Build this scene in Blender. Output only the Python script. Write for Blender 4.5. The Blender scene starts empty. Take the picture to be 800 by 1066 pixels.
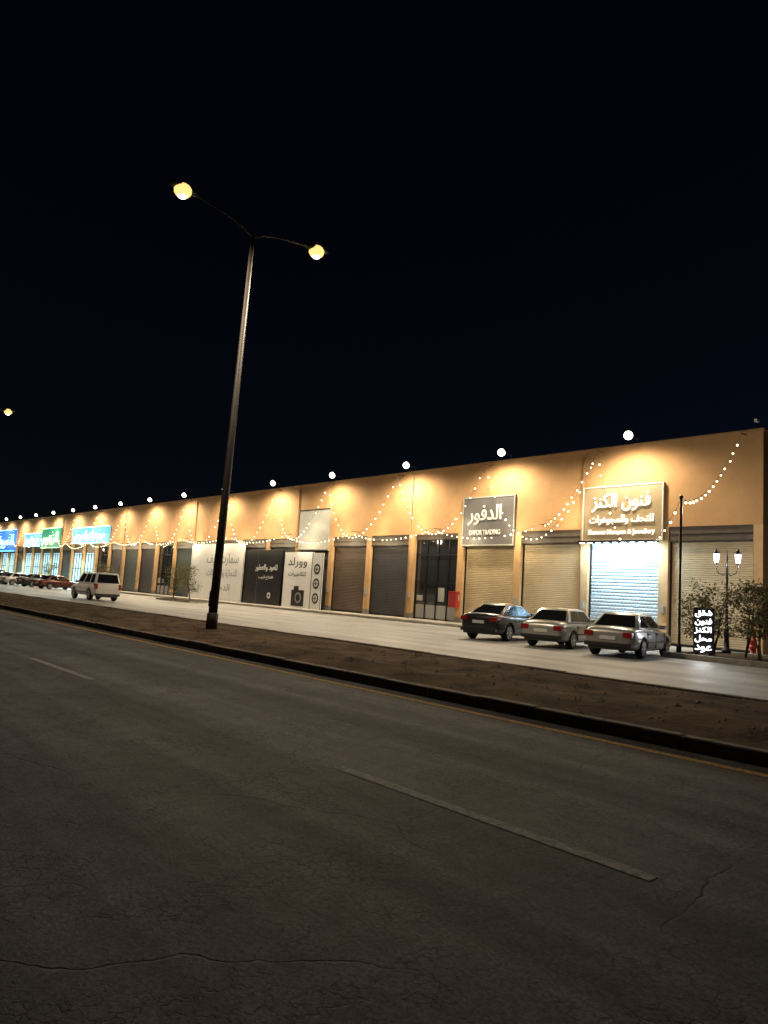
import bpy, bmesh, math, random
from mathutils import Vector, Matrix
random.seed(7)
scene=bpy.context.scene
scene.view_settings.view_transform='Standard'
scene.view_settings.look='None'
scene.view_settings.exposure=0
scene.render.resolution_x=768; scene.render.resolution_y=1024
COL=scene.collection

# ------------------------------------------------------------ materials
def mat(name,col=(.5,.5,.5),rough=.6,metal=0,var=0,vscale=3,bump=0,bscale=20,emit=None,estr=0,stretch=(1,1,1),sampling=None,spec=.5,col2=None,coords='pos'):
    m=bpy.data.materials.new(name); m.use_nodes=True
    nt=m.node_tree; N=nt.nodes; L=nt.links
    b=N['Principled BSDF']
    b.inputs['Base Color'].default_value=(*col,1)
    b.inputs['Roughness'].default_value=rough
    b.inputs['Metallic'].default_value=metal
    b.inputs['Specular IOR Level'].default_value=spec
    if emit:
        b.inputs['Emission Color'].default_value=(*emit,1); b.inputs['Emission Strength'].default_value=estr
    if var or bump:
        if coords=='pos':
            g=N.new('ShaderNodeNewGeometry'); src=g.outputs['Position']
        else:
            g=N.new('ShaderNodeTexCoord'); src=g.outputs['Object']
        mp=N.new('ShaderNodeMapping'); mp.inputs['Scale'].default_value=stretch
        L.new(src,mp.inputs['Vector'])
        if var:
            n=N.new('ShaderNodeTexNoise'); n.inputs['Scale'].default_value=vscale; n.inputs['Detail'].default_value=6; n.inputs['Roughness'].default_value=.65
            L.new(mp.outputs[0],n.inputs['Vector'])
            r=N.new('ShaderNodeValToRGB'); r.color_ramp.elements[0].position=.3; r.color_ramp.elements[1].position=.7
            c2=col2 if col2 else tuple(min(1,c*(1+var)) for c in col)
            r.color_ramp.elements[0].color=(*[c*(1-var) for c in col],1)
            r.color_ramp.elements[1].color=(*c2,1)
            L.new(n.outputs['Fac'],r.inputs['Fac']); L.new(r.outputs['Color'],b.inputs['Base Color'])
        if bump:
            n2=N.new('ShaderNodeTexNoise'); n2.inputs['Scale'].default_value=bscale; n2.inputs['Detail'].default_value=4
            L.new(mp.outputs[0],n2.inputs['Vector'])
            bp=N.new('ShaderNodeBump'); bp.inputs['Strength'].default_value=bump; bp.inputs['Distance'].default_value=.02
            L.new(n2.outputs['Fac'],bp.inputs['Height']); L.new(bp.outputs[0],b.inputs['Normal'])
    if sampling:
        m.cycles.emission_sampling=sampling
    return m

def math_node(N,L,op,a,b=None,c=None):
    n=N.new('ShaderNodeMath'); n.operation=op
    for i,v in enumerate((a,b,c)):
        if v is None: continue
        if isinstance(v,(int,float)): n.inputs[i].default_value=v
        else: L.new(v,n.inputs[i])
    return n.outputs[0]

def asphalt_mat():
    m=bpy.data.materials.new('asphalt'); m.use_nodes=True
    nt=m.node_tree;N=nt.nodes;L=nt.links;b=N['Principled BSDF']
    g=N.new('ShaderNodeNewGeometry'); P=g.outputs['Position']
    def noise(scale,detail=4,rough=.6,st=None):
        n=N.new('ShaderNodeTexNoise'); n.inputs['Scale'].default_value=scale; n.inputs['Detail'].default_value=detail; n.inputs['Roughness'].default_value=rough
        if st:
            mp=N.new('ShaderNodeMapping'); mp.inputs['Scale'].default_value=st; L.new(P,mp.inputs[0]); L.new(mp.outputs[0],n.inputs['Vector'])
        else: L.new(P,n.inputs['Vector'])
        return n.outputs['Fac']
    agg=noise(42,5,.85); big=noise(.45,6,.65); band=noise(1.0,4,.6,(.04,1.5,1)); mid=noise(5,7,.75)
    def cracks(scale,width,dist):
        nn=N.new('ShaderNodeTexNoise'); nn.inputs['Scale'].default_value=scale*1.6; nn.inputs['Detail'].default_value=6; L.new(P,nn.inputs['Vector'])
        mx=N.new('ShaderNodeVectorMath'); mx.operation='MULTIPLY_ADD'; mx.inputs[1].default_value=(dist,dist,0); L.new(nn.outputs['Color'],mx.inputs[0]); L.new(P,mx.inputs[2])
        v=N.new('ShaderNodeTexVoronoi'); v.feature='DISTANCE_TO_EDGE'; v.inputs['Scale'].default_value=scale; L.new(mx.outputs[0],v.inputs['Vector'])
        mr=N.new('ShaderNodeMapRange'); mr.inputs['From Min'].default_value=0; mr.inputs['From Max'].default_value=width; mr.inputs['To Min'].default_value=1; mr.inputs['To Max'].default_value=0
        L.new(v.outputs['Distance'],mr.inputs['Value']); return mr.outputs[0]
    def thresh(x,a,bb):
        mr=N.new('ShaderNodeMapRange'); mr.inputs['From Min'].default_value=a; mr.inputs['From Max'].default_value=bb; L.new(x,mr.inputs['Value']); return mr.outputs[0]
    c1=math_node(N,L,'MULTIPLY',cracks(10,.06,.13),thresh(noise(1.3,6,.75),.45,.60))
    c2=math_node(N,L,'MULTIPLY',cracks(.45,.004,.9),thresh(noise(.5,3),.44,.52))
    cr=math_node(N,L,'MAXIMUM',c1,c2)
    f=thresh(agg,.38,.62); f=math_node(N,L,'MULTIPLY_ADD',f,1.6,.2)
    f2=math_node(N,L,'MULTIPLY_ADD',thresh(big,.3,.7),1.0,.45)
    f3=math_node(N,L,'MULTIPLY_ADD',thresh(band,.3,.7),.8,.6)
    f4=math_node(N,L,'MULTIPLY_ADD',thresh(mid,.3,.7),1.0,.5)
    t=math_node(N,L,'MULTIPLY',math_node(N,L,'MULTIPLY',f,f2),math_node(N,L,'MULTIPLY',f3,f4))
    t=math_node(N,L,'MULTIPLY',t,math_node(N,L,'MULTIPLY_ADD',cr,-.8,1))
    cc=N.new('ShaderNodeVectorMath'); cc.operation='SCALE'; cc.inputs[0].default_value=(.050,.0515,.0545); L.new(t,cc.inputs['Scale'])
    L.new(cc.outputs[0],b.inputs['Base Color'])
    L.new(math_node(N,L,'MULTIPLY_ADD',band,-.3,.88),b.inputs['Roughness'])
    b.inputs['Specular IOR Level'].default_value=.28
    h=math_node(N,L,'MULTIPLY_ADD',cr,-1.0,agg)
    bp=N.new('ShaderNodeBump'); bp.inputs['Strength'].default_value=1; bp.inputs['Distance'].default_value=.012
    L.new(h,bp.inputs['Height']); L.new(bp.outputs[0],b.inputs['Normal'])
    return m

def paint_mat(name,col,wear=.5):
    m=bpy.data.materials.new(name); m.use_nodes=True
    nt=m.node_tree;N=nt.nodes;L=nt.links;b=N['Principled BSDF']
    g=N.new('ShaderNodeNewGeometry')
    n=N.new('ShaderNodeTexNoise'); n.inputs['Scale'].default_value=18; n.inputs['Detail'].default_value=9; n.inputs['Roughness'].default_value=.85; L.new(g.outputs['Position'],n.inputs['Vector'])
    r=N.new('ShaderNodeValToRGB'); r.color_ramp.elements[0].position=wear-.08; r.color_ramp.elements[1].position=wear+.10
    r.color_ramp.elements[0].color=(.045,.046,.047,1); r.color_ramp.elements[1].color=(*col,1)
    L.new(n.outputs['Fac'],r.inputs['Fac']); L.new(r.outputs[0],b.inputs['Base Color']); b.inputs['Roughness'].default_value=.85
    b.inputs['Specular IOR Level'].default_value=.2
    return m

def paver_mat(name,col,sx=.4,sy=.2,mort=.006):
    m=bpy.data.materials.new(name); m.use_nodes=True
    nt=m.node_tree;N=nt.nodes;L=nt.links;b=N['Principled BSDF']
    g=N.new('ShaderNodeNewGeometry')
    br=N.new('ShaderNodeTexBrick'); br.inputs['Scale'].default_value=1; br.inputs['Brick Width'].default_value=sx; br.inputs['Row Height'].default_value=sy; br.inputs['Mortar Size'].default_value=mort
    br.inputs['Color1'].default_value=(*col,1); br.inputs['Color2'].default_value=(*[c*.85 for c in col],1); br.inputs['Mortar'].default_value=(*[c*.55 for c in col],1)
    L.new(g.outputs['Position'],br.inputs['Vector'])
    n=N.new('ShaderNodeTexNoise'); n.inputs['Scale'].default_value=.45; n.inputs['Detail'].default_value=9; n.inputs['Roughness'].default_value=.75
    L.new(g.outputs['Position'],n.inputs['Vector'])
    mp=N.new('ShaderNodeMapping'); mp.inputs['Scale'].default_value=(.06,1.1,1); L.new(g.outputs['Position'],mp.inputs[0])
    n3=N.new('ShaderNodeTexNoise'); n3.inputs['Scale'].default_value=1; n3.inputs['Detail'].default_value=5; L.new(mp.outputs[0],n3.inputs['Vector'])
    f=math_node(N,L,'MULTIPLY',math_node(N,L,'MULTIPLY_ADD',n.outputs['Fac'],2.4,-.2),math_node(N,L,'MULTIPLY_ADD',n3.outputs['Fac'],1.8,.1))
    s=N.new('ShaderNodeVectorMath'); s.operation='SCALE'; L.new(br.outputs['Color'],s.inputs[0]); L.new(f,s.inputs['Scale'])
    L.new(s.outputs[0],b.inputs['Base Color'])
    L.new(math_node(N,L,'MULTIPLY_ADD',n.outputs['Fac'],.6,.25),b.inputs['Roughness'])
    return m

def perforated_mat():
    m=bpy.data.materials.new('shutter_perforated_silver'); m.use_nodes=True
    nt=m.node_tree;N=nt.nodes;L=nt.links;b=N['Principled BSDF']
    g=N.new('ShaderNodeNewGeometry'); sp=N.new('ShaderNodeSeparateXYZ'); L.new(g.outputs['Position'],sp.inputs[0])
    cb=N.new('ShaderNodeCombineXYZ'); L.new(sp.outputs['X'],cb.inputs[0]); L.new(sp.outputs['Z'],cb.inputs[1])
    br=N.new('ShaderNodeTexBrick'); br.inputs['Scale'].default_value=1; br.inputs['Brick Width'].default_value=.22; br.inputs['Row Height'].default_value=.17; br.inputs['Mortar Size'].default_value=.018
    br.inputs['Color1'].default_value=(.58,.66,.72,1); br.inputs['Color2'].default_value=(.50,.59,.66,1); br.inputs['Mortar'].default_value=(.32,.40,.48,1)
    L.new(cb.outputs[0],br.inputs['Vector']); L.new(br.outputs['Color'],b.inputs['Base Color']); b.inputs['Roughness'].default_value=.4; b.inputs['Metallic'].default_value=.2
    return m

M={}
M['ground']=mat('sand',(.16,.12,.08),.95,var=.35,vscale=.4,bump=.5,bscale=8)
M['asphalt']=asphalt_mat()
M['white_line']=paint_mat('worn_white_paint',(.27,.27,.265),.45)
M['yellow_line']=paint_mat('worn_yellow_paint',(.44,.25,.04),.48)
M['pave']=paver_mat('service_pavement',(.31,.305,.295),1.2,.6,.012)
M['walk']=paver_mat('sidewalk_tiles',(.42,.38,.32),.4,.4,.01)
M['kerb']=mat('kerb_concrete',(.10,.08,.062),.85,var=.5,vscale=4,bump=.3,bscale=30)
M['kerb2']=mat('kerb_concrete_light',(.3,.28,.24),.85,var=.35,vscale=4,bump=.3,bscale=30)
M['dirt']=mat('dirt',(.048,.031,.019),.98,var=.7,vscale=1.4,bump=1,bscale=14,spec=.1,col2=(.125,.083,.048))
M['grass']=mat('dry_grass',(.08,.06,.03),.9,var=.4,vscale=6)
M['rock']=mat('rock',(.12,.09,.06),.9,var=.4,vscale=9)
M['wall']=mat('stucco_sand',(.50,.29,.13),.85,var=.12,vscale=.7,bump=.25,bscale=45)
M['wall2']=mat('stucco_pier',(.56,.35,.17),.85,var=.14,vscale=1.5,bump=.25,bscale=45)
M['cap']=mat('parapet_cap',(.42,.25,.12),.7,var=.1)
M['roof']=mat('roofing',(.2,.18,.15),.9,var=.2)
M['cream']=mat('shutter_cream',(.55,.44,.28),.5,var=.14,vscale=.8)
M['steel']=perforated_mat()
M['dark']=mat('shutter_dark',(.065,.062,.07),.4,var=.25,vscale=1.2)
M['brown']=mat('shutter_brown',(.13,.095,.07),.5,var=.25,vscale=1.2)
M['teal']=mat('shutter_slate',(.075,.10,.10),.45,var=.2,vscale=1.2)
M['darkglass']=mat('shop_dark_glass',(.025,.028,.032),.08,spec=.9)
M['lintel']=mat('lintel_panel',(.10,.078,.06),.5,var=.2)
M['frame']=mat('dark_metal',(.03,.03,.032),.4,metal=.6)
M['pole']=mat('pole_weathered',(.03,.023,.018),.6,metal=.1,var=.3,vscale=4)
M['blackpole']=mat('pole_black',(.015,.015,.017),.35,metal=.3)
M['sign_tan']=mat('sign_tan_panel',(.36,.27,.16),.45,var=.08)
M['sign_grey']=mat('sign_grey_panel',(.13,.125,.125),.45,var=.08)
M['sign_lgrey']=mat('sign_pale_panel',(.36,.36,.33),.5,var=.08)
M['white']=mat('poster_white',(.82,.82,.82),.5,var=.05)
M['black']=mat('poster_black',(.018,.018,.02),.35)
M['greyink']=mat('poster_grey_ink',(.3,.3,.3),.5)
M['letter']=mat('sign_letters_white',(.75,.75,.7),.4,emit=(1,.95,.8),estr=1.0)
M['letter_dim']=mat('sign_letters_pale',(.7,.68,.62),.4,emit=(1,.95,.85),estr=.12)
M['letter_cyan']=mat('sign_letters_cyan',(.5,.8,.9),.4,emit=(.45,.95,1),estr=4)
M['letter_green']=mat('sign_letters_green',(.3,.8,.3),.4,emit=(.5,1,.35),estr=3.5)
M['letter_blue']=mat('sign_letters_blue',(.2,.4,.9),.4,emit=(.15,.65,1),estr=4)
M['cyanpanel']=mat('neon_panel_cyan',(.1,.3,.4),.4,emit=(.1,.5,.65),estr=.8)
M['bluepanel']=mat('neon_panel_blue',(.02,.1,.4),.4,emit=(.02,.2,.8),estr=.9)
M['greenpanel']=mat('neon_panel_green',(.02,.2,.1),.4,emit=(.02,.35,.3),estr=.4)
M['shopglass']=mat('shop_interior_lit',(.5,.6,.6),.3,var=.35,vscale=1.3,emit=(.5,.88,1),estr=1.0)
M['bulb']=mat('bulb_glow',(1,.9,.7),.4,emit=(1,.84,.52),estr=4.5,sampling='NONE')
M['wire']=mat('cable_black',(.02,.02,.02),.6)
M['flood']=mat('flood_led',(1,1,1),.3,emit=(1,.93,.72),estr=8,sampling='NONE')
M['sodium']=mat('street_lamp_lens',(1,.8,.4),.3,emit=(1,.62,.20),estr=1.45,sampling='NONE')
M['globe']=mat('lamp_globe',(1,1,1),.3,emit=(.9,.97,1),estr=6)
M['red']=mat('red_paint',(.45,.03,.025),.4,var=.1)
M['bark']=mat('bark',(.12,.085,.055),.9,var=.3,vscale=12,bump=.6,bscale=40)
M['leaf']=mat('leaves_olive',(.12,.125,.045),.6,var=.5,vscale=7,col2=(.24,.23,.09))
M['signbox']=mat('led_sign_face',(.9,.9,.9),.3,emit=(.95,.97,1),estr=4)
M['tyre']=mat('tyre',(.02,.02,.02),.85)
M['rim']=mat('rim',(.45,.45,.46),.3,metal=.8)
M['glass']=mat('car_glass',(.012,.014,.016),.06,spec=.5)
M['tail']=mat('tail_lens',(.28,.012,.01),.2)
M['head']=mat('head_lens',(.6,.6,.6),.12,metal=.3)
M['plastic']=mat('car_black_plastic',(.02,.02,.02),.55)
M['plate']=mat('number_plate',(.7,.7,.68),.5)

# ------------------------------------------------------------ mesh helpers
class MB:
    def __init__(s): s.v=[];s.f=[];s.m=[];s.mats=[];s.sm=[]
    def mi(s,mt):
        if mt not in s.mats: s.mats.append(mt)
        return s.mats.index(mt)
    def add(s,vs,fs,mt,smooth=False):
        o=len(s.v); s.v+= [tuple(v) for v in vs]; k=s.mi(mt)
        for f in fs: s.f.append([i+o for i in f]); s.m.append(k); s.sm.append(smooth)
    def box(s,x0,x1,y0,y1,z0,z1,mt):
        s.add([(x0,y0,z0),(x1,y0,z0),(x1,y1,z0),(x0,y1,z0),(x0,y0,z1),(x1,y0,z1),(x1,y1,z1),(x0,y1,z1)],
              [(0,3,2,1),(4,5,6,7),(0,1,5,4),(1,2,6,5),(2,3,7,6),(3,0,4,7)],mt)
    def tube(s,pts,rads,mt,n=10,smooth=True,caps=True):
        vs=[];fs=[]
        pts=[Vector(p) for p in pts]
        for i,p in enumerate(pts):
            d=(pts[min(i+1,len(pts)-1)]-pts[max(i-1,0)]).normalized()
            a=Vector((0,0,1)) if abs(d.z)<.9 else Vector((1,0,0))
            u=d.cross(a).normalized(); w=d.cross(u).normalized()
            for k in range(n):
                t=2*math.pi*k/n; vs.append(p+(u*math.cos(t)+w*math.sin(t))*rads[i])
        for i in range(len(pts)-1):
            for k in range(n):
                fs.append((i*n+k,i*n+(k+1)%n,(i+1)*n+(k+1)%n,(i+1)*n+k))
        if caps:
            fs.append(tuple(range(n))[::-1]); fs.append(tuple(range((len(pts)-1)*n,len(pts)*n)))
        s.add(vs,fs,mt,smooth)
    def ball(s,c,r,mt,seg=8,rings=6,sz=1):
        vs=[];fs=[]
        for i in range(rings+1):
            ph=math.pi*i/rings
            for k in range(seg):
                t=2*math.pi*k/seg
                vs.append((c[0]+r*math.sin(ph)*math.cos(t),c[1]+r*math.sin(ph)*math.sin(t),c[2]+r*sz*math.cos(ph)))
        for i in range(rings):
            for k in range(seg):
                fs.append((i*seg+k,(i+1)*seg+k,(i+1)*seg+(k+1)%seg,i*seg+(k+1)%seg))
        s.add(vs,fs,mt,True)
    def obj(s,name,parent=None,bevel=0,loc=None):
        me=bpy.data.meshes.new(name); me.from_pydata(s.v,[],s.f)
        for mt in s.mats: me.materials.append(mt)
        for p,k,sm in zip(me.polygons,s.m,s.sm): p.material_index=k; p.use_smooth=sm
        me.validate(); me.update()
        o=bpy.data.objects.new(name,me); COL.objects.link(o)
        if parent: o.parent=parent
        if loc: o.location=loc
        if bevel:
            b=o.modifiers.new('bevel','BEVEL'); b.width=bevel; b.segments=2; b.limit_method='ANGLE'; b.angle_limit=math.radians(40)
        return o
def empty(name,loc=(0,0,0),rz=0):
    e=bpy.data.objects.new(name,None); e.location=loc; e.rotation_euler=(0,0,rz); e.empty_display_size=.2; COL.objects.link(e); return e
def light(name,kind,loc,power,col,parent=None,dirv=(0,0,-1),size=.2,angle=150,blend=.6,sy=None):
    l=bpy.data.lights.new(name,kind); l.energy=power; l.color=col
    if kind=='SPOT': l.spot_size=math.radians(angle); l.spot_blend=blend; l.shadow_soft_size=size
    elif kind=='AREA':
        l.size=size
        if sy: l.shape='RECTANGLE'; l.size_y=sy
    else: l.shadow_soft_size=size
    o=bpy.data.objects.new(name,l); COL.objects.link(o); o.location=loc
    o.rotation_euler=Vector(dirv).to_track_quat('-Z','Y').to_euler()
    if parent: o.parent=parent
    return o

# arabic shaping with presentation forms
AR={'ا':(0xFE8D,2),'ب':(0xFE8F,4),'ة':(0xFE93,2),'ت':(0xFE95,4),'ج':(0xFE9D,4),'ح':(0xFEA1,4),'خ':(0xFEA5,4),'د':(0xFEA9,2),'ر':(0xFEAD,2),'ز':(0xFEAF,2),'س':(0xFEB1,4),'ش':(0xFEB5,4),'ص':(0xFEB9,4),'ط':(0xFEC1,4),'ع':(0xFEC9,4),'ف':(0xFED1,4),'ق':(0xFED5,4),'ك':(0xFED9,4),'ل':(0xFEDD,4),'م':(0xFEE1,4),'ن':(0xFEE5,4),'ه':(0xFEE9,4),'و':(0xFEED,2),'ي':(0xFEF1,4)}
def shape(t):
    out=[]
    for i,c in enumerate(t):
        if c not in AR: out.append(c); continue
        base,n=AR[c]
        prev=i>0 and t[i-1] in AR and AR[t[i-1]][1]==4
        nxt=i+1<len(t) and t[i+1] in AR and n==4
        out.append(chr(base+(3 if prev and nxt else 1 if prev else 2 if nxt else 0)))
    return ''.join(reversed(out))
def text(name,s,cx,y,cz,w,h,mt,parent=None,arabic=True,ext=.03):
    cu=bpy.data.curves.new(name,'FONT'); cu.body=shape(s) if arabic else s
    cu.align_x='CENTER'; cu.align_y='CENTER'; cu.extrude=ext; cu.offset=.008; cu.resolution_u=3
    cu.materials.append(mt)
    o=bpy.data.objects.new(name,cu); COL.objects.link(o)
    o.rotation_euler=(math.pi/2,0,0); o.location=(cx,y,cz)
    bpy.context.view_layer.update()
    d=o.dimensions
    if d.x>0 and d.y>0: o.scale=(w/d.x,h/d.y,1)
    if parent: o.parent=parent
    return o

# ------------------------------------------------------------ ground, roads
def sheet(name,x0,x1,y0,y1,z,mt):
    b=MB(); b.add([(x0,y0,z),(x1,y0,z),(x1,y1,z),(x0,y1,z)],[(0,1,2,3)],mt); return b.obj(name)
sheet('ground',-1500,1500,-1500,1500,0,M['ground'])
sheet('main_road',-600,200,-3.2,8.1,.004,M['asphalt'])
sheet('service_road',-600,200,13.25,30.5,.004,M['pave'])
b=MB()
for k in range(-30,12):
    x0=-5.06-8.82*k
    b.add([(x0,4.03,.008),(x0+2.9,4.03,.008),(x0+2.9,4.15,.008),(x0,4.15,.008)],[(0,1,2,3)],M['white_line'])
b.obj('lane_marking')
sheet('road_edge_line',-600,200,7.60,7.75,.008,M['yellow_line'])
sheet('road_edge_line',-600,200,-2.75,-2.63,.008,M['yellow_line'])
def kerb_run(name,x0,x1,y0,y1,h,mt,step=1.0,gap=.012):
    b=MB(); x=x0
    while x<x1-.01:
        e=min(x+step,x1); j=random.uniform(-.012,.012); hz=h+random.uniform(-.012,.008)
        b.box(x+gap/2,e-gap/2,y0+j,y1+j,-.02,hz,mt); x=e
    return b.obj(name,bevel=.018)
kerb_run('kerb',-260,60,8.1,8.26,.17,M['kerb'])
kerb_run('kerb',-260,60,13.08,13.24,.17,M['kerb'])
kerb_run('kerb',-60,60,-3.36,-3.2,.15,M['kerb'])
sheet('sidewalk',-600,200,-8,-3.37,.12,M['walk'])
# median dirt
from mathutils import noise as mn
def soil_z(x,y):
    e=max(0,min(1,min((y-8.255),(13.085-y))/.2415/4))
    return .13+e*(.05+.10*mn.noise((x*.35,y*.5,0))+.05*mn.noise((x*1.3,y*1.3,3))+.035*mn.noise((x*3.3,y*3.3,5)))
b=MB(); nx=1100; ny=20; X0,X1=-240,40; vs=[];fs=[]
for i in range(nx+1):
    t=i/nx; x=X1+(X0-X1)*(t**1.5)
    for j in range(ny+1):
        y=8.255+(13.085-8.255)*j/ny
        vs.append((x,y,soil_z(x,y)))
for i in range(nx):
    for j in range(ny):
        a=i*(ny+1)+j; fs.append((a,a+1,a+ny+2,a+ny+1))
b.add(vs,fs,M['dirt'],True); b.obj('median_soil')
b=MB()
for i in range(1300):
    x=-1-(random.random()**1.6)*90; y=random.uniform(8.35,13); r=random.uniform(.01,.04)*(1.6 if random.random()<.05 else 1)
    z=soil_z(x,y)
    vs=[(x+r*random.uniform(.6,1.3)*dx,y+r*random.uniform(.6,1.3)*dy,z+r*.6*dz) for dx,dy,dz in ((1,0,0),(0,1,0),(-1,0,0),(0,-1,0),(.2,.1,1),(0,0,-1))]
    b.add(vs,[(0,1,4),(1,2,4),(2,3,4),(3,0,4),(1,0,5),(2,1,5),(3,2,5),(0,3,5)],M['rock'])
b.obj('gravel')
b=MB()
for i in range(300):
    x=-1-(random.random()**1.4)*70; y=random.uniform(8.5,12.9)
    if mn.noise((x*.25,y*.4,9))<.0: continue
    z=soil_z(x,y)-.01
    for k in range(12):
        a=random.uniform(0,6.28); l=random.uniform(.04,.14); w=.005; dx=math.cos(a);dy=math.sin(a); sp=random.uniform(.2,.9)
        bx=x+random.uniform(-.05,.05);by=y+random.uniform(-.05,.05)
        b.add([(bx-dy*w,by+dx*w,z),(bx+dy*w,by-dx*w,z),(bx+dx*l*sp,by+dy*l*sp,z+l*.8)],[(0,1,2)],M['grass'])
b.obj('dry_grass')

# raised sidewalk along the shops
YF=33.4
b=MB(); b.box(-156,-26.6,30.68,YF+.5,-.02,.15,M['walk']); b.obj('shop_sidewalk')
kerb_run('kerb',-156,-26.6,30.5,30.68,.17,mat('kerb_pale',(.45,.42,.36),.8,var=.2,vscale=4))
sheet('forecourt_paving',-26.6,60,30.5,YF+.5,.004,M['walk'])
b=MB()
for i in range(38):
    x=-14.7-3.1*i
    if x<-150: break
    a=.21
    b.add([(x,22,.008),(x+.1,22,.008),(x+.1-a*5,27,.008),(x-a*5,27,.008)],[(0,1,2,3)],M['white_line'])
b.obj('parking_marking')

# ------------------------------------------------------------ commercial building
bld=empty('commercial_building')
PITCH=4.43; DW=3.95; XR=-12.9; NB=32; ZD=5.68; H=9.9
XL=XR-.4-PITCH*NB
w=MB()
w.box(XR-.4,XR,YF,YF+.6,0,ZD,M['wall2'])
for k in range(NB):
    xr=-13.3-PITCH*k; xl=xr-DW
    w.box(xr-PITCH,xl,YF,YF+.6,0,ZD,M['wall2'])
w.box(XL,XR,YF,YF+.6,ZD,H,M['wall'])
w.box(XR-.4,XR,YF+.6,YF+22,0,H-.4,M['wall'])
w.box(XL,XL+.4,YF+.6,YF+22,0,H-.4,M['wall'])
w.box(XL+.4,XR-.4,YF+21.6,YF+22,0,H-.4,M['wall'])
w.box(XL+.4,XR-.4,YF+.6,YF+21.6,H-1.2,H-.9,M['roof'])
w.obj('walls',bld)
w=MB()
w.box(XL-.05,XR+.05,YF-.04,YF+.66,H,H+.10,M['cap'])
for k in range(2,NB,2):
    x=-13.3-PITCH*k+.24; w.box(x-.012,x+.012,YF-.004,YF,ZD,H,M['cap'])
w.obj('parapet_cap',bld)
w=MB()
for k in range(NB):
    xr=-13.3-PITCH*k; xl=xr-DW; z0=.15 if xl<-27 else 0
    w.box(xr-PITCH-.02,xl+.02,YF-.02,YF+.3,z0,z0+.35,M['roof'])
w.obj('pier_plinths',bld)
def shutter(name,xl,xr,z0,z1,mt,y=YF+.28,pitch=.105):
    b=MB(); n=int((z1-z0)/pitch); dz=(z1-z0)/n; vs=[];fs=[]
    prof=[(0,0),(.25,.028),(.75,.028),(.93,0)]
    rows=[]
    for i in range(n):
        for t,d in prof: rows.append((z0+(i+t)*dz,y-d))
    rows.append((z1,y))
    for z,yy in rows: vs+= [(xl,yy,z),(xr,yy,z)]
    for i in range(len(rows)-1): fs.append((2*i,2*i+1,2*i+3,2*i+2))
    b.add(vs,fs,mt)
    b.box(xl,xl+.09,y-.08,y-.03,z0,z1,M['frame']); b.box(xr-.09,xr,y-.08,y-.03,z0,z1,M['frame'])
    b.box(xl+.09,xr-.09,y-.07,y-.03,z0,z0+.12,M['frame'])
    return b.obj(name,bld)
seq={0:'cream',1:'steel',2:'cream',3:'cream',4:'glass',5:'dark',6:'brown',7:'dark',8:'dark'}
rk=random.Random(4)
for k in range(NB):
    xr=-13.3-PITCH*k; xl=xr-DW; z0=.15 if xl<-26.6 else 0
    key=seq.get(k, rk.choice(['teal','glass','dark','teal','glass','brown']))
    lit=18<=k<=27 and k not in(20,25)
    if lit or key=='glass':
        gm=M['shopglass'] if lit else M['darkglass']; zt=4.6 if lit else ZD-.35
        b=MB(); b.box(xl,xr,YF+.35,YF+.4,z0,zt,gm)
        for q in range(5): 
            xx=xl+q*(DW-.06)/4; b.box(xx,xx+.06,YF+.27,YF+.34,z0,zt,M['frame'])
        b.box(xl,xr,YF+.25,YF+.27,2.5,2.58,M['frame']); b.box(xl,xr,YF+.25,YF+.27,4.3,4.38,M['frame'])
        if not lit:
            b.box(xl+.15,xr-.15,YF+.335,YF+.345,z0+.1,z0+.95,M['greyink'])
            for q in range(4):
                if rk.random()<.5: b.box(xl+.2+q*.97,xl+.75+q*.97,YF+.325,YF+.334,1.35,1.35+rk.uniform(.3,.9),M['sign_lgrey'] if rk.random()<.7 else M['sign_grey'])
        b.obj('shopfront_glazing',bld)
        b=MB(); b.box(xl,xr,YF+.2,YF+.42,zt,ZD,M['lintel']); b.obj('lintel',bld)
    else:
        shutter('roller_shutter',xl,xr,z0,4.95,M[key],pitch=.17 if k==1 else .105)
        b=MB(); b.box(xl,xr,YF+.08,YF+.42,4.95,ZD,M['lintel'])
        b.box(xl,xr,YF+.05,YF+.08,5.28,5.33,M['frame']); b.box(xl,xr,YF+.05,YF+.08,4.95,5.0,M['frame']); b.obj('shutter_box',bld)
w=MB()
for k in (2,5,8,12,16,21,26):
    x=-13.3-PITCH*k+.1
    w.tube([(x,YF-.07,.2),(x,YF-.07,9.6)],[.05,.05],M['cap'],8)
for k in range(0,NB,1):
    x=-13.3-PITCH*k+.25; w.box(x-.1,x+.1,YF-.09,YF,1.5,1.85,M['sign_lgrey'])
w.obj('downpipes',bld)
cam_e=empty('security_camera',(-13.2,YF+.2,H+.10))
w=MB(); w.tube([(0,0,0),(0,0,.4)],[.025,.025],M['frame'],8); w.box(-.06,.06,-.3,.05,.32,.44,M['white']); w.obj('camera_body',cam_e)

# ------------------------------------------------------------ floodlights
for i in range(17):
    x=-19.0-8.13*i
    e=empty('floodlight',(x,YF-.1,H+.10))
    w=MB()
    w.tube([(0,.15,0),(0,.1,.22),(0,-.55,.32)],[.022,.022,.022],M['frame'],8)
    w.tube([(0,-.42,.46),(0,-.55,.38),(0,-.66,.31),(0,-.70,.285)],[.09,.17,.235,.24],M['frame'],16)
    w.ball((0,-.78,.25),.22,M['flood'],16,12)
    w.obj('fixture',e)
    light('flood_lamp','SPOT',(0,-1.75,.15),2150*random.uniform(.85,1.15),(1,.84,.60),e,(0,-.12,-1),.3,170,.6)

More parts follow.
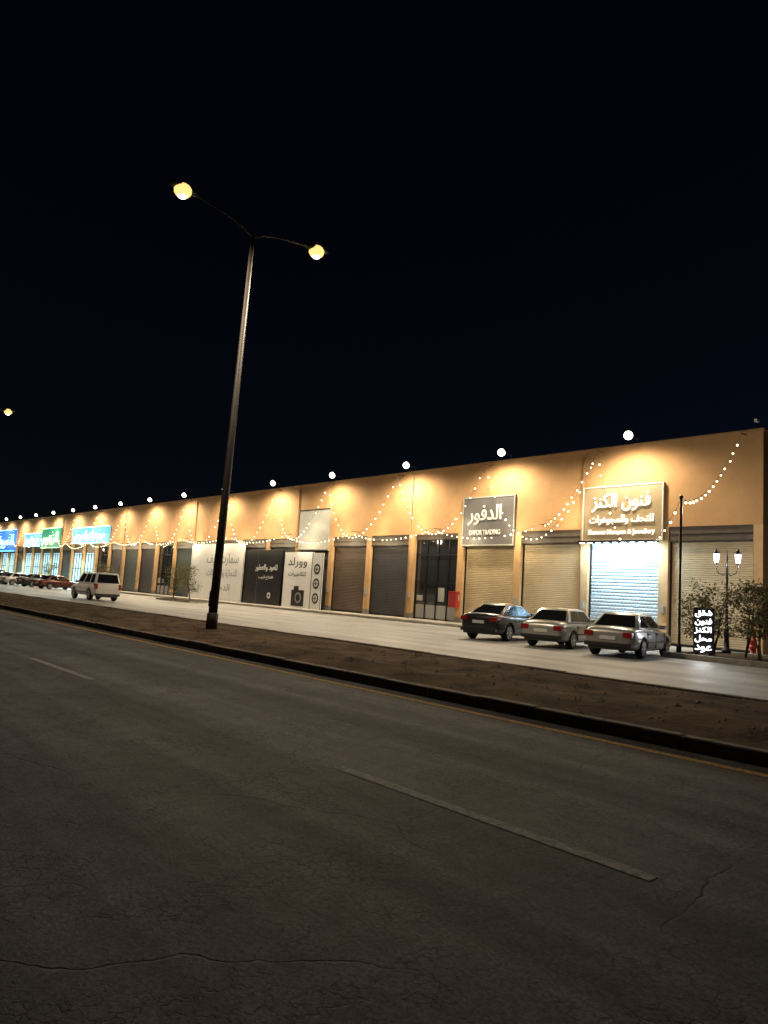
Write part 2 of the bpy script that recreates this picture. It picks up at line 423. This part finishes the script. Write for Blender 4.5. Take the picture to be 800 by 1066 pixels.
# ------------------------------------------------------------ signs on facade
def kx(k): r=-13.3-PITCH*k; return r-DW,r
xl,xr=kx(1)
s=empty('illuminated_shop_sign',((xl+xr)/2,YF,6.45)); hw=(xr-xl)/2+.28
w=MB(); w.box(-hw,hw,-.16,0,-1.42,1.42,M['sign_tan'])
for a,b_,c,d in ((-hw,hw,1.38,1.43),(-hw,hw,-1.43,-1.38)): w.box(a,b_,-.2,-.161,c,d,M['letter_dim'])
for a in (-hw,hw-.05): w.box(a,a+.05,-.2,-.161,-1.38,1.38,M['letter_dim'])
w.obj('panel',s)
text('letters','فنون الكنز',0,-.22,.62,3.3,.95,M['letter'],s)
text('letters','للتحف والمجوهرات',0,-.22,-.32,3.6,.5,M['letter'],s)
text('letters','Kunooz Museum & Jewellery',0,-.22,-.98,3.7,.32,M['letter'],s,False)
w=MB(); w.box(-hw+.1,hw-.1,-.75,-.62,-1.55,-1.45,M['frame'])
for q in range(9):
    xx=-hw+.35+q*(2*hw-.7)/8; w.box(xx-.11,xx+.11,-.74,-.63,-1.60,-1.552,M['signbox'])
for q in (-1.6,0,1.6): w.box(q-.02,q+.02,-.62,-.16,-1.5,-1.46,M['frame'])
w.obj('lamp_bar',s)
light('bar_lamp','AREA',(0,-.68,-1.64),440,(.52,.80,1),s,(0,.33,-1),3.8,sy=.12)
light('letter_halo','AREA',(0,-1.1,1.7),45,(1,.9,.7),s,(0,1,-.9),3.6,sy=.15)

xl,xr=kx(3)
s=empty('shop_sign',((xl+xr)/2,YF,6.35)); hw=(xr-xl)/2+.05
w=MB(); w.box(-hw,hw,-.14,0,-1.5,1.5,M['sign_grey'])
for a,b_,c,d in ((-hw,hw,1.42,1.5),(-hw,hw,-1.5,-1.42)): w.box(a,b_,-.17,-.141,c,d,M['sign_lgrey'])
for a in (-hw,hw-.07): w.box(a,a+.07,-.17,-.141,-1.42,1.42,M['sign_lgrey'])
w.obj('panel',s)
text('letters','الدفور',-.2,-.17,.45,2.6,1.2,M['letter_dim'],s)
text('letters','DAFOR TRADING',-.2,-.17,-.7,2.4,.3,M['letter_dim'],s,False)
xl,xr=kx(7)
s=empty('shop_sign',((xl+xr)/2,YF,6.2)); hw=(xr-xl)/2
w=MB(); w.box(-hw,hw,-.14,0,-1.55,1.7,M['sign_lgrey']);
for a,b_,c,d in ((-hw,hw,1.62,1.7),(-hw,hw,-1.55,-1.47)): w.box(a,b_,-.17,-.141,c,d,M['frame'])
w.obj('panel',s)

def poster(name,x0,x1,z0,z1,base,items,y=YF-.35):
    e=empty(name,((x0+x1)/2,y,(z0+z1)/2)); hw=(x1-x0)/2; hh=(z1-z0)/2
    w=MB(); w.box(-hw,hw,0,.06,-hh,hh,base)
    for a in (-hw,hw-.05): w.box(a,a+.05,.06,.14,-hh,hh,M['frame'])
    for a in (-hw,hw-.06): w.box(a,a+.06,-.01,-.001,-hh,hh,M['black'])
    for q in range(1,int(2*hw/2)): w.box(-hw+q*2-.006,-hw+q*2+.006,-.002,0,-hh,hh,M['greyink'])
    w.obj('board',e)
    for it in items:
        if it[0]=='t': text('print',it[1],it[2],-.006,it[3],it[4],it[5],it[6],e,it[7],.002)
        else: it[1](e)
    return e
def logo(cx,cz,r):
    def f(e):
        w=MB(); w.tube([(cx,-.012,cz),(cx,-.002,cz)],[r,r],M['black'],28,False)
        w.tube([(cx,-.02,cz),(cx,-.0125,cz)],[r*.62,r*.62],M['white'],28,False)
        w.box(cx-r*.12,cx+r*.12,-.026,-.021,cz-r*.45,cz+r*.45,M['black']); w.box(cx-r*.5,cx+r*.5,-.031,-.0265,cz-r*.1,cz+r*.1,M['black'])
        w.obj('logo',e)
    return f
def splash(cx,cz):
    def f(e):
        w=MB()
        w.box(cx-.85,cx+.85,-.012,-.002,cz-1.0,cz+.25,M['black']); w.box(cx-.55,cx+.1,-.012,-.002,cz+.251,cz+.55,M['black'])
        w.tube([(cx+.1,-.03,cz-.35),(cx+.1,-.0125,cz-.35)],[.42,.42],M['greyink'],24,False)
        w.tube([(cx+.1,-.04,cz-.35),(cx+.1,-.0305,cz-.35)],[.28,.28],M['black'],24,False)
        w.obj('camera_print',e)
    return f
poster('advertising_board',-49.6,-45.6,.15,4.5,M['white'],[('t','وورلد',-.1,1.4,2.6,.85,M['black'],True),('t','للكاميرات',-.1,.45,2.4,.45,M['black'],True),('f',splash(.2,-1.05))],YF-.42)
poster('advertising_board',-45.3,-43.9,.15,4.4,M['white'],[('f',logo(0,.9,.4)),('f',logo(0,-.2,.4)),('f',logo(0,-1.3,.4))],YF-.75)
poster('advertising_board',-55.6,-49.9,.15,4.7,M['black'],[('t','للعود والعطور',.5,.8,3.4,.6,M['letter_dim'],True),('t','افتتاح قريب',.5,0,2.2,.35,M['letter_dim'],True),('f',logo(1.2,-1.5,.4))],YF-.4)
poster('advertising_board',-66.0,-56.0,.15,5.3,M['white'],[('t','سمارت لايف',1.2,1.2,5.8,1.2,M['greyink'],True),('t','للتجارة والمقاولات',1.2,-.1,5.6,.8,M['greyink'],True),('t','الدخول',1.2,-1.4,3.4,.8,M['greyink'],True)],YF-.38)
w_e=empty('fire_hose_cabinet',(-31.0,YF-.02,1.5))
w=MB(); w.box(-.32,.32,-.28,0,-.45,.5,M['red']); w.box(-.25,.25,-.295,-.281,-.35,.4,mat('cabinet_window',(.3,.05,.04),.2)); w.box(-.34,.34,-.3,.0,.5,.54,M['red']); w.obj('cabinet',w_e,bevel=.01)

# neon shops on the left
def neon(k0,k1,z0,z1,panel,letter,txt):
    xl=kx(k1)[0]; xr=kx(k0)[1]
    e=empty('neon_shop_sign',((xl+xr)/2,YF-.15,(z0+z1)/2)); hw=(xr-xl)/2; hh=(z1-z0)/2
    w=MB(); w.box(-hw,hw,-.1,.15,-hh,hh,panel); w.box(-hw,hw,-.16,-.101,hh-.08,hh,letter); w.box(-hw,hw,-.16,-.101,-hh,-hh+.08,letter); w.obj('panel',e)
    text('letters',txt,0,-.16,0,hw*1.7,hh*1.3,letter,e)
neon(17,19,5.8,7.9,M['cyanpanel'],M['letter_cyan'],'مجوهرات العروس')
neon(21,22,5.3,8.2,M['greenpanel'],M['letter_green'],'الزهور')
neon(23,24,5.6,7.6,M['cyanpanel'],M['letter_cyan'],'عطور')
neon(26,28,4.9,8.5,M['bluepanel'],M['letter_blue'],'السوق')
for x in (-96,-110,-122,-132): light('shop_glow','AREA',(x,YF-1.0,4.5),900,(.3,.8,1),bld,(0,-.7,-1),5,sy=.3)

# ------------------------------------------------------------ string lights
def string(name,A,B,sag,n=26,r=.046,glow=2,gp=42):
    A=Vector(A);B=Vector(B); w=MB(); pts=[]; sk=random.uniform(-.12,.12)
    for i in range(n+1):
        t=i/n; p=A.lerp(B,t); p.z-=sag*4*t*(1-t)*(1+sk*(t-.5)*2); p.y-=.25*math.sin(math.pi*t); pts.append(p)
    w.tube(pts,[.007]*len(pts),M['wire'],4,False)
    for i,p in enumerate(pts):
        if i in(0,n) or random.random()<.04: continue
        dx=random.uniform(-.04,.04)
        w.tube([(p.x,p.y,p.z),(p.x+dx,p.y,p.z-.07)],[.018,.018],M['wire'],5,False)
        w.ball((p.x+dx,p.y,p.z-.11),r*random.uniform(.8,1.15),M['bulb'],7,5)
    o=w.obj(name)
    for q in range(glow):
        p=pts[int(n*(q+.5)/glow)]
        light('bulb_light','POINT',(p.x,p.y-.15,p.z-.22),gp,(1,.80,.5),o,size=.15)
    return o
YA=YF-.6
anch=[-20.9]
for i in range(16): anch.append(anch[-1]-7.85+random.uniform(-.7,.7))
for i in range(len(anch)-1):
    sg=random.uniform(3.9,4.7)
    string('string_lights',(anch[i],YA,H-.2),(anch[i+1],YA,H-.2),sg,random.randint(20,24))
# lower run just above the shop openings
lx=-24.3; low=[lx]
for i in range(9):
    nx_=lx-PITCH*2*random.uniform(.92,1.08)
    string('string_lights',(lx,YA-.15,5.95),(nx_,YA-.15,5.95),random.uniform(.35,.8),18,r=.042,glow=2,gp=95); lx=nx_; low.append(lx)
PT=(-12.5,25.1,5.65)
string('string_lights',PT,(-13.6,YA,H-.2),1.0,15)
string('string_lights',PT,(-20.9,YA,H-.2),3.3,24,gp=60)
string('string_lights',(-20.9,YA,H-.2),(-24.3,YA,5.95),.9,13,glow=1)
w=MB()
for a in anch+[-13.6]:
    w.tube([(a,YF,H-.15),(a,YA-.03,H-.18)],[.02,.02],M['frame'],6)
for a in low:
    w.tube([(a,YF,5.96),(a,YA-.17,5.95)],[.02,.02],M['frame'],6)
w.obj('anchor_arms',bld)
e=empty('string_light_pole',(-12.5,25.1,.15))
w=MB(); w.tube([(0,0,0),(0,0,.3),(0,0,.32),(0,0,5.5)],[.09,.09,.055,.045],M['blackpole'],12); w.box(-.16,.16,-.16,.16,-.02,.03,M['blackpole'])
w.ball((0,0,5.55),.08,M['blackpole']); w.obj('pole',e)

# ------------------------------------------------------------ street lamps
def street_lamp(x,lean=(0,0)):
    e=empty('street_lamp',(x,10.6,.17)); e.rotation_euler=(lean[0],lean[1],0)
    w=MB(); w.tube([(0,0,0),(0,0,3),(0,0,12.3)],[.135,.12,.06],M['pole'],16)
    w.tube([(0,0,0),(0,0,.5),(0,0,.52)],[.17,.165,.13],M['pole'],16)
    w.box(-.25,.25,-.25,.25,-.15,.04,M['kerb'])
    w.box(-.07,.07,-.142,-.11,.7,1.15,M['frame'])
    w.ball((0,0,12.3),.08,M['pole'])
    for s in (-1,1):
        w.tube([(0,0,12.2),(0,s*.4,12.42),(0,s*1.0,12.57),(0,s*2.0,12.70)],[.045,.04,.035,.032],M['pole'],8)
        y0=s*1.9; 
        prof=[(0,.05,.05),(.12,.10,.07),(.45,.19,.09),(.8,.18,.07),(.95,.08,.03)]
        vs=[];fs=[];n=12
        for d,rw,rh in prof:
            for q in range(n):
                t=2*math.pi*q/n; vs.append((rw*math.cos(t),y0+s*d,12.72+d*.06+rh*math.sin(t)))
        for i in range(len(prof)-1):
            for q in range(n): fs.append((i*n+q,i*n+(q+1)%n,(i+1)*n+(q+1)%n,(i+1)*n+q))
        fs.append(tuple(range(n))); fs.append(tuple(range((len(prof)-1)*n,len(prof)*n)))
        w.add(vs,fs,M['pole'],True)
        w.ball((0,y0+s*.52,12.66),.26,M['sodium'],14,10,.8)
        w.ball((0,y0+s*.52,12.55),.16,M['flood'],14,10,.8)
        light('lamp_bulb','SPOT',(0,y0+s*.5,12.3),2200,(1,.80,.56),e,(0,0,-1),.15,165,.6)
    w.obj('mast',e)
street_lamp(-19.5,(-.013,.011))
for x in (-56.3,-98,-140,22.6): street_lamp(x)

e=empty('decorative_lamp_post',(-12.45,28.8,.15))
w=MB()
w.tube([(0,0,0),(0,0,.12),(0,0,.15),(0,0,.6),(0,0,.65),(0,0,.9),(0,0,3.3),(0,0,3.75)],[.17,.17,.11,.09,.12,.06,.045,.03],M['blackpole'],12)
for a in (0.35,0.35+math.pi):
    c,s_=math.cos(a),math.sin(a)
    w.tube([(0,0,3.1),(c*.12,s_*.12,2.98),(c*.3,s_*.3,3.05),(c*.38,s_*.38,3.25),(c*.38,s_*.38,3.42)],[.02]*5,M['blackpole'],6)
    w.tube([(c*.38,s_*.38,3.4),(c*.38,s_*.38,3.46)],[.05,.09],M['blackpole'],8)
    w.tube([(c*.38,s_*.38,3.46),(c*.38,s_*.38,3.8)],[.07,.12],M['globe'],8)
    w.tube([(c*.38,s_*.38,3.8),(c*.38,s_*.38,3.95),(c*.38,s_*.38,4.02)],[.15,.05,.01],M['blackpole'],8)
    light('lantern_bulb','POINT',(c*.62,s_*.62-.1,3.55),110,(.92,.97,1),e,size=.1)
w.tube([(0,0,3.7),(0,0,3.95)],[.03,.005],M['blackpole'],8)
w.obj('post',e)

b=MB()
ix0,ix1,iy0,iy1=-12.75,-2,24.4,29.6
b.box(ix0+.18,ix1-.18,iy0+.18,iy1-.18,-.02,.12,M['dirt']); b.obj('planting_island_soil')
b=MB()
for (a,c,d,f) in ((ix0,ix1,iy0,iy0+.18),(ix0,ix1,iy1-.18,iy1)): b.box(a,c,d,f,-.02,.19,M['kerb2'])
for (a,c) in ((ix0,ix0+.18),(ix1-.18,ix1)): b.box(a,c,iy0+.181,iy1-.181,-.02,.19,M['kerb2'])
b.obj('kerb',bevel=.02)

e=empty('illuminated_totem_sign',(-11.62,25.1,.12),.25)
w=MB(); w.box(-.33,.33,-.07,.07,.12,1.66,M['black']); w.box(-.22,-.16,-.05,.05,0,.12,M['frame']); w.box(.16,.22,-.05,.05,0,.12,M['frame'])
w.obj('cabinet',e,bevel=.01)
for i,t in enumerate(('شقق','فنون','الكنز','محل','عود')):
    text('letters',t,0,-.075,1.49-.29*i,.54,.25,M['signbox'],e)
light('sign_glow','AREA',(0,-.25,.9),14,(.95,.97,1),e,(0,-1,-.5),.4,sy=1.2)

e=empty('fire_hydrant',(-11.9,29.9,.0))
w=MB(); w.tube([(0,0,0),(0,0,.05),(0,0,.06),(0,0,.6),(0,0,.62),(0,0,.68),(0,0,.78),(0,0,.84)],[.16,.16,.11,.11,.14,.14,.08,.03],M['red'],14)
w.tube([(-.22,0,.45),(.22,0,.45)],[.06,.06],M['red'],10); w.tube([(0,-.22,.42),(0,0,.42)],[.08,.08],M['red'],10); w.obj('body',e)

# ------------------------------------------------------------ trees
def tree(name,loc,h,rad,nleaf,seed,stems=3):
    rnd=random.Random(seed); e=empty(name,loc); w=MB(); L_=MB(); tips=[]
    for s in range(stems):
        a=rnd.uniform(0,6.28); p=Vector((rnd.uniform(-.06,.06),rnd.uniform(-.06,.06),0)); pts=[p.copy()]; r0=.035*h/2.5
        for i in range(6):
            p=p+Vector((math.cos(a)*rad*.11+rnd.uniform(-.05,.05),math.sin(a)*rad*.11+rnd.uniform(-.05,.05),h*.14)); pts.append(p.copy())
            if i>=1:
                for q in range(3):
                    b2=rnd.uniform(0,6.28); q1=p+Vector((math.cos(b2)*rad*.35,math.sin(b2)*rad*.35,h*.05)); q2=q1+Vector((math.cos(b2)*rad*.3,math.sin(b2)*rad*.3,h*rnd.uniform(-.02,.09)))
                    w.tube([p,q1,q2],[r0*.4,r0*.25,r0*.1],M['bark'],5); tips+= [q1,q2,(q1+q2)/2]
        w.tube(pts,[r0*(1-i*.13) for i in range(len(pts))],M['bark'],7); tips.append(pts[-1])
    w.obj('trunk',e)
    for i in range(nleaf):
        c=rnd.choice(tips); g=rad*.16
        p=c+Vector((rnd.gauss(0,g),rnd.gauss(0,g),rnd.gauss(0,g*.9)))
        if p.z<.12: continue
        u=Vector((rnd.gauss(0,1),rnd.gauss(0,1),rnd.gauss(0,.7))).normalized(); v=u.cross(Vector((rnd.gauss(0,1),rnd.gauss(0,1),rnd.gauss(0,1)))).normalized()
        l=rnd.uniform(.04,.075); ww=l*.4
        L_.add([p-u*l,p+v*ww,p+u*l,p-v*ww],[(0,1,2,3)],M['leaf'])
    L_.obj('foliage',e)
tree('ornamental_tree',(-12.0,26.6,.12),2.6,.8,1700,1)
tree('ornamental_tree',(-11.2,27.4,.12),2.8,.85,1700,2)
tree('ornamental_tree',(-12.2,25.9,.12),2.2,.6,1000,3)
tree('ornamental_tree',(-10.3,26.5,.12),2.7,.8,1500,4)
for i,(x,y) in enumerate(((-54.5,27.5),(-57,27.2),(-74,27.5),(-92,27.4))):
    tree('ornamental_tree',(x,y,.1),2.9,1.1,1700,10+i)
    b=MB(); b.box(x-1.5,x+1.5,y-.8,y+.8,-.02,.14,M['kerb2']); b.box(x-1.3,x+1.3,y-.6,y+.6,.14,.16,M['dirt']); b.obj('planting_bed')

# ------------------------------------------------------------ cars
def carpaint(name,col,metal=.35):
    m=mat(name,col,.32,metal=metal,var=.08,vscale=2,coords='obj')
    m.node_tree.nodes['Principled BSDF'].inputs['Coat Weight'].default_value=.6
    m.node_tree.nodes['Principled BSDF'].inputs['Coat Roughness'].default_value=.08
    return m
def car(name,loc,rz,paint,kind='sedan'):
    e=empty(name,loc,rz)
    if kind=='sedan':
        st=[(-2.30,.62,.74,.42),(-2.26,.76,.86,.30),(-2.1,.83,.94,.26),(-1.8,.86,.97,.22),(-1.2,.875,.98,.2),(-.4,.88,.965,.19),(.5,.88,.95,.19),(1.0,.875,.92,.2),(1.5,.86,.86,.22),(2.0,.81,.77,.25),(2.22,.74,.70,.28),(2.30,.60,.60,.40)]
        gh=dict(z0=.93,z1=1.41,f0=.98,r0=-1.72,f1=.28,r1=-1.12,w0=.80,w1=.58); wy=(1.38,-1.32); rw=.315
    elif kind=='modern':
        st=[(-2.36,.62,.80,.45),(-2.32,.78,.96,.30),(-2.15,.86,1.05,.26),(-1.8,.90,1.05,.22),(-1.2,.92,1.03,.2),(-.4,.91,1.0,.19),(.5,.91,.98,.19),(1.0,.91,.96,.2),(1.5,.90,.90,.22),(2.0,.85,.80,.25),(2.28,.76,.70,.28),(2.38,.58,.58,.38)]
        gh=dict(z0=.97,z1=1.45,f0=1.10,r0=-1.95,f1=.22,r1=-.95,w0=.80,w1=.56); wy=(1.42,-1.38); rw=.34
    else:
        st=[(-2.36,.74,1.0,.50),(-2.33,.86,1.10,.36),(-2.2,.90,1.12,.32),(-1.8,.92,1.12,.3),(-1.2,.93,1.12,.3),(-.4,.93,1.10,.3),(.5,.93,1.10,.3),(1.0,.93,1.08,.3),(1.5,.92,1.05,.32),(2.0,.88,1.0,.34),(2.28,.80,.92,.38),(2.36,.68,.80,.46)]
        gh=dict(z0=1.08,z1=1.80,f0=1.12,r0=-2.28,f1=.55,r1=-2.08,w0=.86,w1=.70); wy=(1.42,-1.42); rw=.38
    vs=[];fs=[]
    for y,wd,zt,zb in st:
        h=zt-zb
        half=[(.82,0),(.955,.10),(.99,.32),(1.0,.62),(.965,.86),(.86,.985),(.45,1.03)]
        ring=[(0,zb)]+[(wd*a,zb+h*c) for a,c in half]+[(0,zb+h*1.04)]+[(-wd*a,zb+h*c) for a,c in reversed(half)]
        vs+=[(px,y,pz) for px,pz in ring]
    n=16
    for i in range(len(st)-1):
        for q in range(n): fs.append((i*n+q,(i+1)*n+q,(i+1)*n+(q+1)%n,i*n+(q+1)%n))
    fs.append(tuple(range(n))); fs.append(tuple(reversed(range((len(st)-1)*n,len(st)*n))))
    b=MB(); b.add(vs,fs,paint,True); body=b.obj('body',e)
    bm=bmesh.new(); bm.from_mesh(body.data); bmesh.ops.recalc_face_normals(bm,faces=bm.faces); bm.to_mesh(body.data); bm.free()
    sub=body.modifiers.new('s','SUBSURF'); sub.levels=2; sub.render_levels=2
    c=MB()
    for y in wy:
        for s in (-1,1): c.tube([(s*.58,y,rw+.01),(s*1.1,y,rw+.01)],[rw+.055]*2,M['plastic'],28,False)
    cut=c.obj('wheel_arch_cutter',e)
    bo=body.modifiers.new('b','BOOLEAN'); bo.operation='DIFFERENCE'; bo.solver='EXACT'; bo.object=cut
    bpy.context.view_layer.update()
    dg=bpy.context.evaluated_depsgraph_get()
    me=bpy.data.meshes.new_from_object(body.evaluated_get(dg))
    body.modifiers.clear(); body.data=me
    bpy.data.objects.remove(cut)
    g=gh; z0,z1=g['z0'],g['z1']
    def gv(t):
        return (g['f0']+(g['f1']-g['f0'])*t, g['r0']+(g['r1']-g['r0'])*t, g['w0']+(g['w1']-g['w0'])*t, z0+(z1-z0)*t)
    b=MB(); vs=[];fs=[]
    for t in [0,.5,1.0]:
        f,r,wd,z=gv(t); vs+=[(-wd,r,z),(wd,r,z),(wd,f,z),(-wd,f,z)]
    f,r,wd,z=gv(1); vs+=[(-wd*.75,r+.18,z+.045),(wd*.75,r+.18,z+.045),(wd*.75,f-.18,z+.045),(-wd*.75,f-.18,z+.045)]
    for i in range(3):
        for q in range(4): fs.append((i*4+q,i*4+(q+1)%4,(i+1)*4+(q+1)%4,(i+1)*4+q))
    fs.append((12,13,14,15)); fs.append((3,2,1,0))
    b.add(vs,fs,paint,False); cab=b.obj('cabin',e,bevel=.035)
    for p in cab.data.polygons: p.use_smooth=True
    b=MB()
    def win(P00,P10,P11,P01,u0,u1,v0,v1,off=.006):
        P=[Vector(p) for p in (P00,P10,P11,P01)]
        nrm=(P[1]-P[0]).cross(P[3]-P[0]).normalized()*off
        def at(u,v): return P[0].lerp(P[1],u).lerp(P[3].lerp(P[2],u),v)+nrm
        b.add([at(u0,v0),at(u1,v0),at(u1,v1),at(u0,v1)],[(0,1,2,3)],M['glass'])
    f0,r0,w0,_=gv(0);f1,r1,w1,_=gv(1)
    BL,BR,FR,FL=(-w0,r0,z0),(w0,r0,z0),(w0,f0,z0),(-w0,f0,z0)
    tBL,tBR,tFR,tFL=(-w1,r1,z1),(w1,r1,z1),(w1,f1,z1),(-w1,f1,z1)
    win(BL,BR,tBR,tBL,.07,.93,.12,.90)
    win(FR,FL,tFL,tFR,.05,.95,.08,.92)
    spl=[(.10,.46),(.49,.90)] if kind!='suv' else [(.06,.27),(.31,.60),(.64,.93)]
    for u0,u1 in spl:
        win(BR,FR,tFR,tBR,u0,u1,.12,.88)
        win(FL,BL,tBL,tFL,1-u1,1-u0,.12,.88)
    b.obj('windows',e)
    b=MB(); ye=st[0][0]; yf=st[-1][0]; tz=.70 if kind=='sedan' else .80 if kind=='modern' else .85; W=st[5][1]
    for s in (-1,1):
        x0,x1=sorted((s*(W-.40),s*(W-.10)))
        if kind=='suv': x0,x1=sorted((s*(W-.24),s*(W-.07))); b.box(x0,x1,ye-.015,ye+.30,tz-.1,tz+.25,M['tail'])
        else: b.box(x0,x1,ye-.008,ye+.22,tz-.04,tz+.12,M['tail'])
        x0,x1=sorted((s*(W-.42),s*(W-.14))); b.box(x0,x1,yf-.28,yf-.03,tz-.14,tz+.0,M['head'])
        x0,x1=sorted((s*(W-.004),s*(W+.008))); b.box(x0,x1,-.88,.88,.50,.55,M['plastic'])
        x0,x1=sorted((s*(W-.03),s*(W+.004)))
        for yy in (-.95,-.05,.93): b.box(x0,x1,yy-.006,yy+.006,.32,.84,M['plastic'])
        for yy in (-.75,.15): b.box(x0,x1+.012 if s>0 else x1,yy-.08,yy+.08,.76,.79,M['plastic'])
        x0,x1=sorted((s*(w0+.0),s*(w0+.22))); b.box(x0,x1,f0-.42,f0-.30,z0+.02,z0+.16,paint)
    b.box(-.26,.26,ye-.02,ye+.05,tz-.14 if kind!='suv' else tz-.12,tz-.02,M['plate'])
    b.box(-W*.86,W*.86,ye-.035,ye+.2,.34,.47,paint if kind=='modern' else M['plastic'])
    b.box(-W*.72,W*.72,ye-.012,ye+.2,.25,.335,M['plastic'])
    b.box(-W*.82,W*.82,yf-.22,yf+.02,.30,.44,paint)
    b.box(-.45,.45,yf-.15,yf-.02+.03,tz-.13,tz-.03,M['plastic'])
    if kind=='suv':
        for s in (-1,1): b.tube([(s*w1*.85,-1.8,z1+.06),(s*w1*.85,.3,z1+.06)],[.02,.02],M['plastic'],6)
    b.obj('trim',e,bevel=.008)
    for y in wy:
        for s in (-1,1):
            b=MB(); cx=s*(W-.13)
            prof=[(-.10,rw*.70),(-.105,rw*.93),(-.08,rw),(.08,rw),(.105,rw*.93),(.10,rw*.70)]
            b.tube([(cx+p,y,rw) for p,_ in prof],[r for _,r in prof],M['tyre'],24,True)
            b.tube([(cx+s*.101,y,rw),(cx+s*.108,y,rw)],[rw*.68,rw*.66],M['plastic'],20,False)
            for q in range(6):
                a=q*math.pi/3; r=rw*.62; t=.035
                c_,s_=math.cos(a),math.sin(a)
                xx=cx+s*.116
                b.add([(xx,y-s_*t,rw+c_*t),(xx,y+s_*t,rw-c_*t),(xx,y+c_*r+s_*t,rw+s_*r-c_*t),(xx,y+c_*r-s_*t,rw+s_*r+c_*t)],[(0,1,2,3)] if s<0 else [(3,2,1,0)],M['rim'])
            b.tube([(cx+s*.109,y,rw),(cx+s*.122,y,rw)],[.07,.06],M['rim'],12,False)
            vs=[];fs=[]
            for q in range(24):
                a=2*math.pi*q/24
                for rr in (rw*.60,rw*.70): vs.append((cx+s*.112,y+math.cos(a)*rr,rw+math.sin(a)*rr))
            for q in range(24): fs.append((2*q,2*q+1,(2*q+3)%48,(2*q+2)%48))
            b.add(vs,fs,M['rim']); b.obj('wheel',e)
    return e
silver=carpaint('paint_silver',(.36,.36,.35)); beige=carpaint('paint_light_silver',(.42,.41,.38)); dgrey=carpaint('paint_graphite',(.028,.030,.036))
whitep=carpaint('paint_white',(.68,.68,.66),.0); maroon=carpaint('paint_maroon',(.08,.015,.015)); black=carpaint('paint_black',(.015,.015,.017))
R=math.radians
car('parked_sedan',(-13.36,23.35,.004),R(12),silver)
car('parked_sedan',(-16.56,24.15,.004),R(12),beige)
car('parked_sedan',(-19.75,24.45,.004),R(12),dgrey,'modern')
car('parked_suv',(-50,18.2,.004),R(90),whitep,'suv')
far=[(-80,25.2,maroon,'sedan'),(-86.5,25.4,dgrey,'modern'),(-93,25,silver,'sedan'),(-97,25,black,'modern'),(-104,25.2,whitep,'suv'),(-109,25,silver,'sedan'),(-117,25,black,'sedan'),(-125,25,whitep,'modern'),(-133,25,dgrey,'suv')]
for x,y,p,k in far: car('parked_suv' if k=='suv' else 'parked_sedan',(x,y,.004),R(14),p,k)

# ------------------------------------------------------------ world, moon, camera
wd=bpy.data.worlds.new('World'); scene.world=wd; wd.use_nodes=True
N=wd.node_tree.nodes;L=wd.node_tree.links; bg=N['Background']
sky=N.new('ShaderNodeTexSky'); sky.sky_type='NISHITA'; sky.sun_disc=False; sky.sun_elevation=R(15); sky.sun_rotation=R(200)
tint=N.new('ShaderNodeVectorMath'); tint.operation='MULTIPLY'; tint.inputs[1].default_value=(.52,.56,.92)
L.new(sky.outputs[0],tint.inputs[0]); L.new(tint.outputs[0],bg.inputs['Color']); bg.inputs['Strength'].default_value=.0013
sl=bpy.data.lights.new('moon','SUN'); sl.energy=.004; sl.angle=R(.5); so=bpy.data.objects.new('moon',sl); COL.objects.link(so); so.rotation_euler=(R(60),0,R(160))

cd=bpy.data.cameras.new('camera'); co=bpy.data.objects.new('camera',cd); COL.objects.link(co)
cd.sensor_fit='VERTICAL'; cd.sensor_height=36; cd.lens=757/1066*36; cd.clip_end=5000; cd.clip_start=.05
yaw=R(41.15); th=R(6.56); ro=R(3.64)
h=Vector((-math.cos(yaw),math.sin(yaw),0)); r0=Vector((h.y,-h.x,0)); fw=h*math.cos(th)+Vector((0,0,math.sin(th))); u0=-h*math.sin(th)+Vector((0,0,math.cos(th)))
cx=r0*math.cos(ro)+u0*math.sin(ro); cy=-r0*math.sin(ro)+u0*math.cos(ro); cz=-fw
m=Matrix((cx,cy,cz)).transposed().to_4x4(); m.translation=Vector((0,0,1.5)); co.matrix_world=m
scene.camera=co
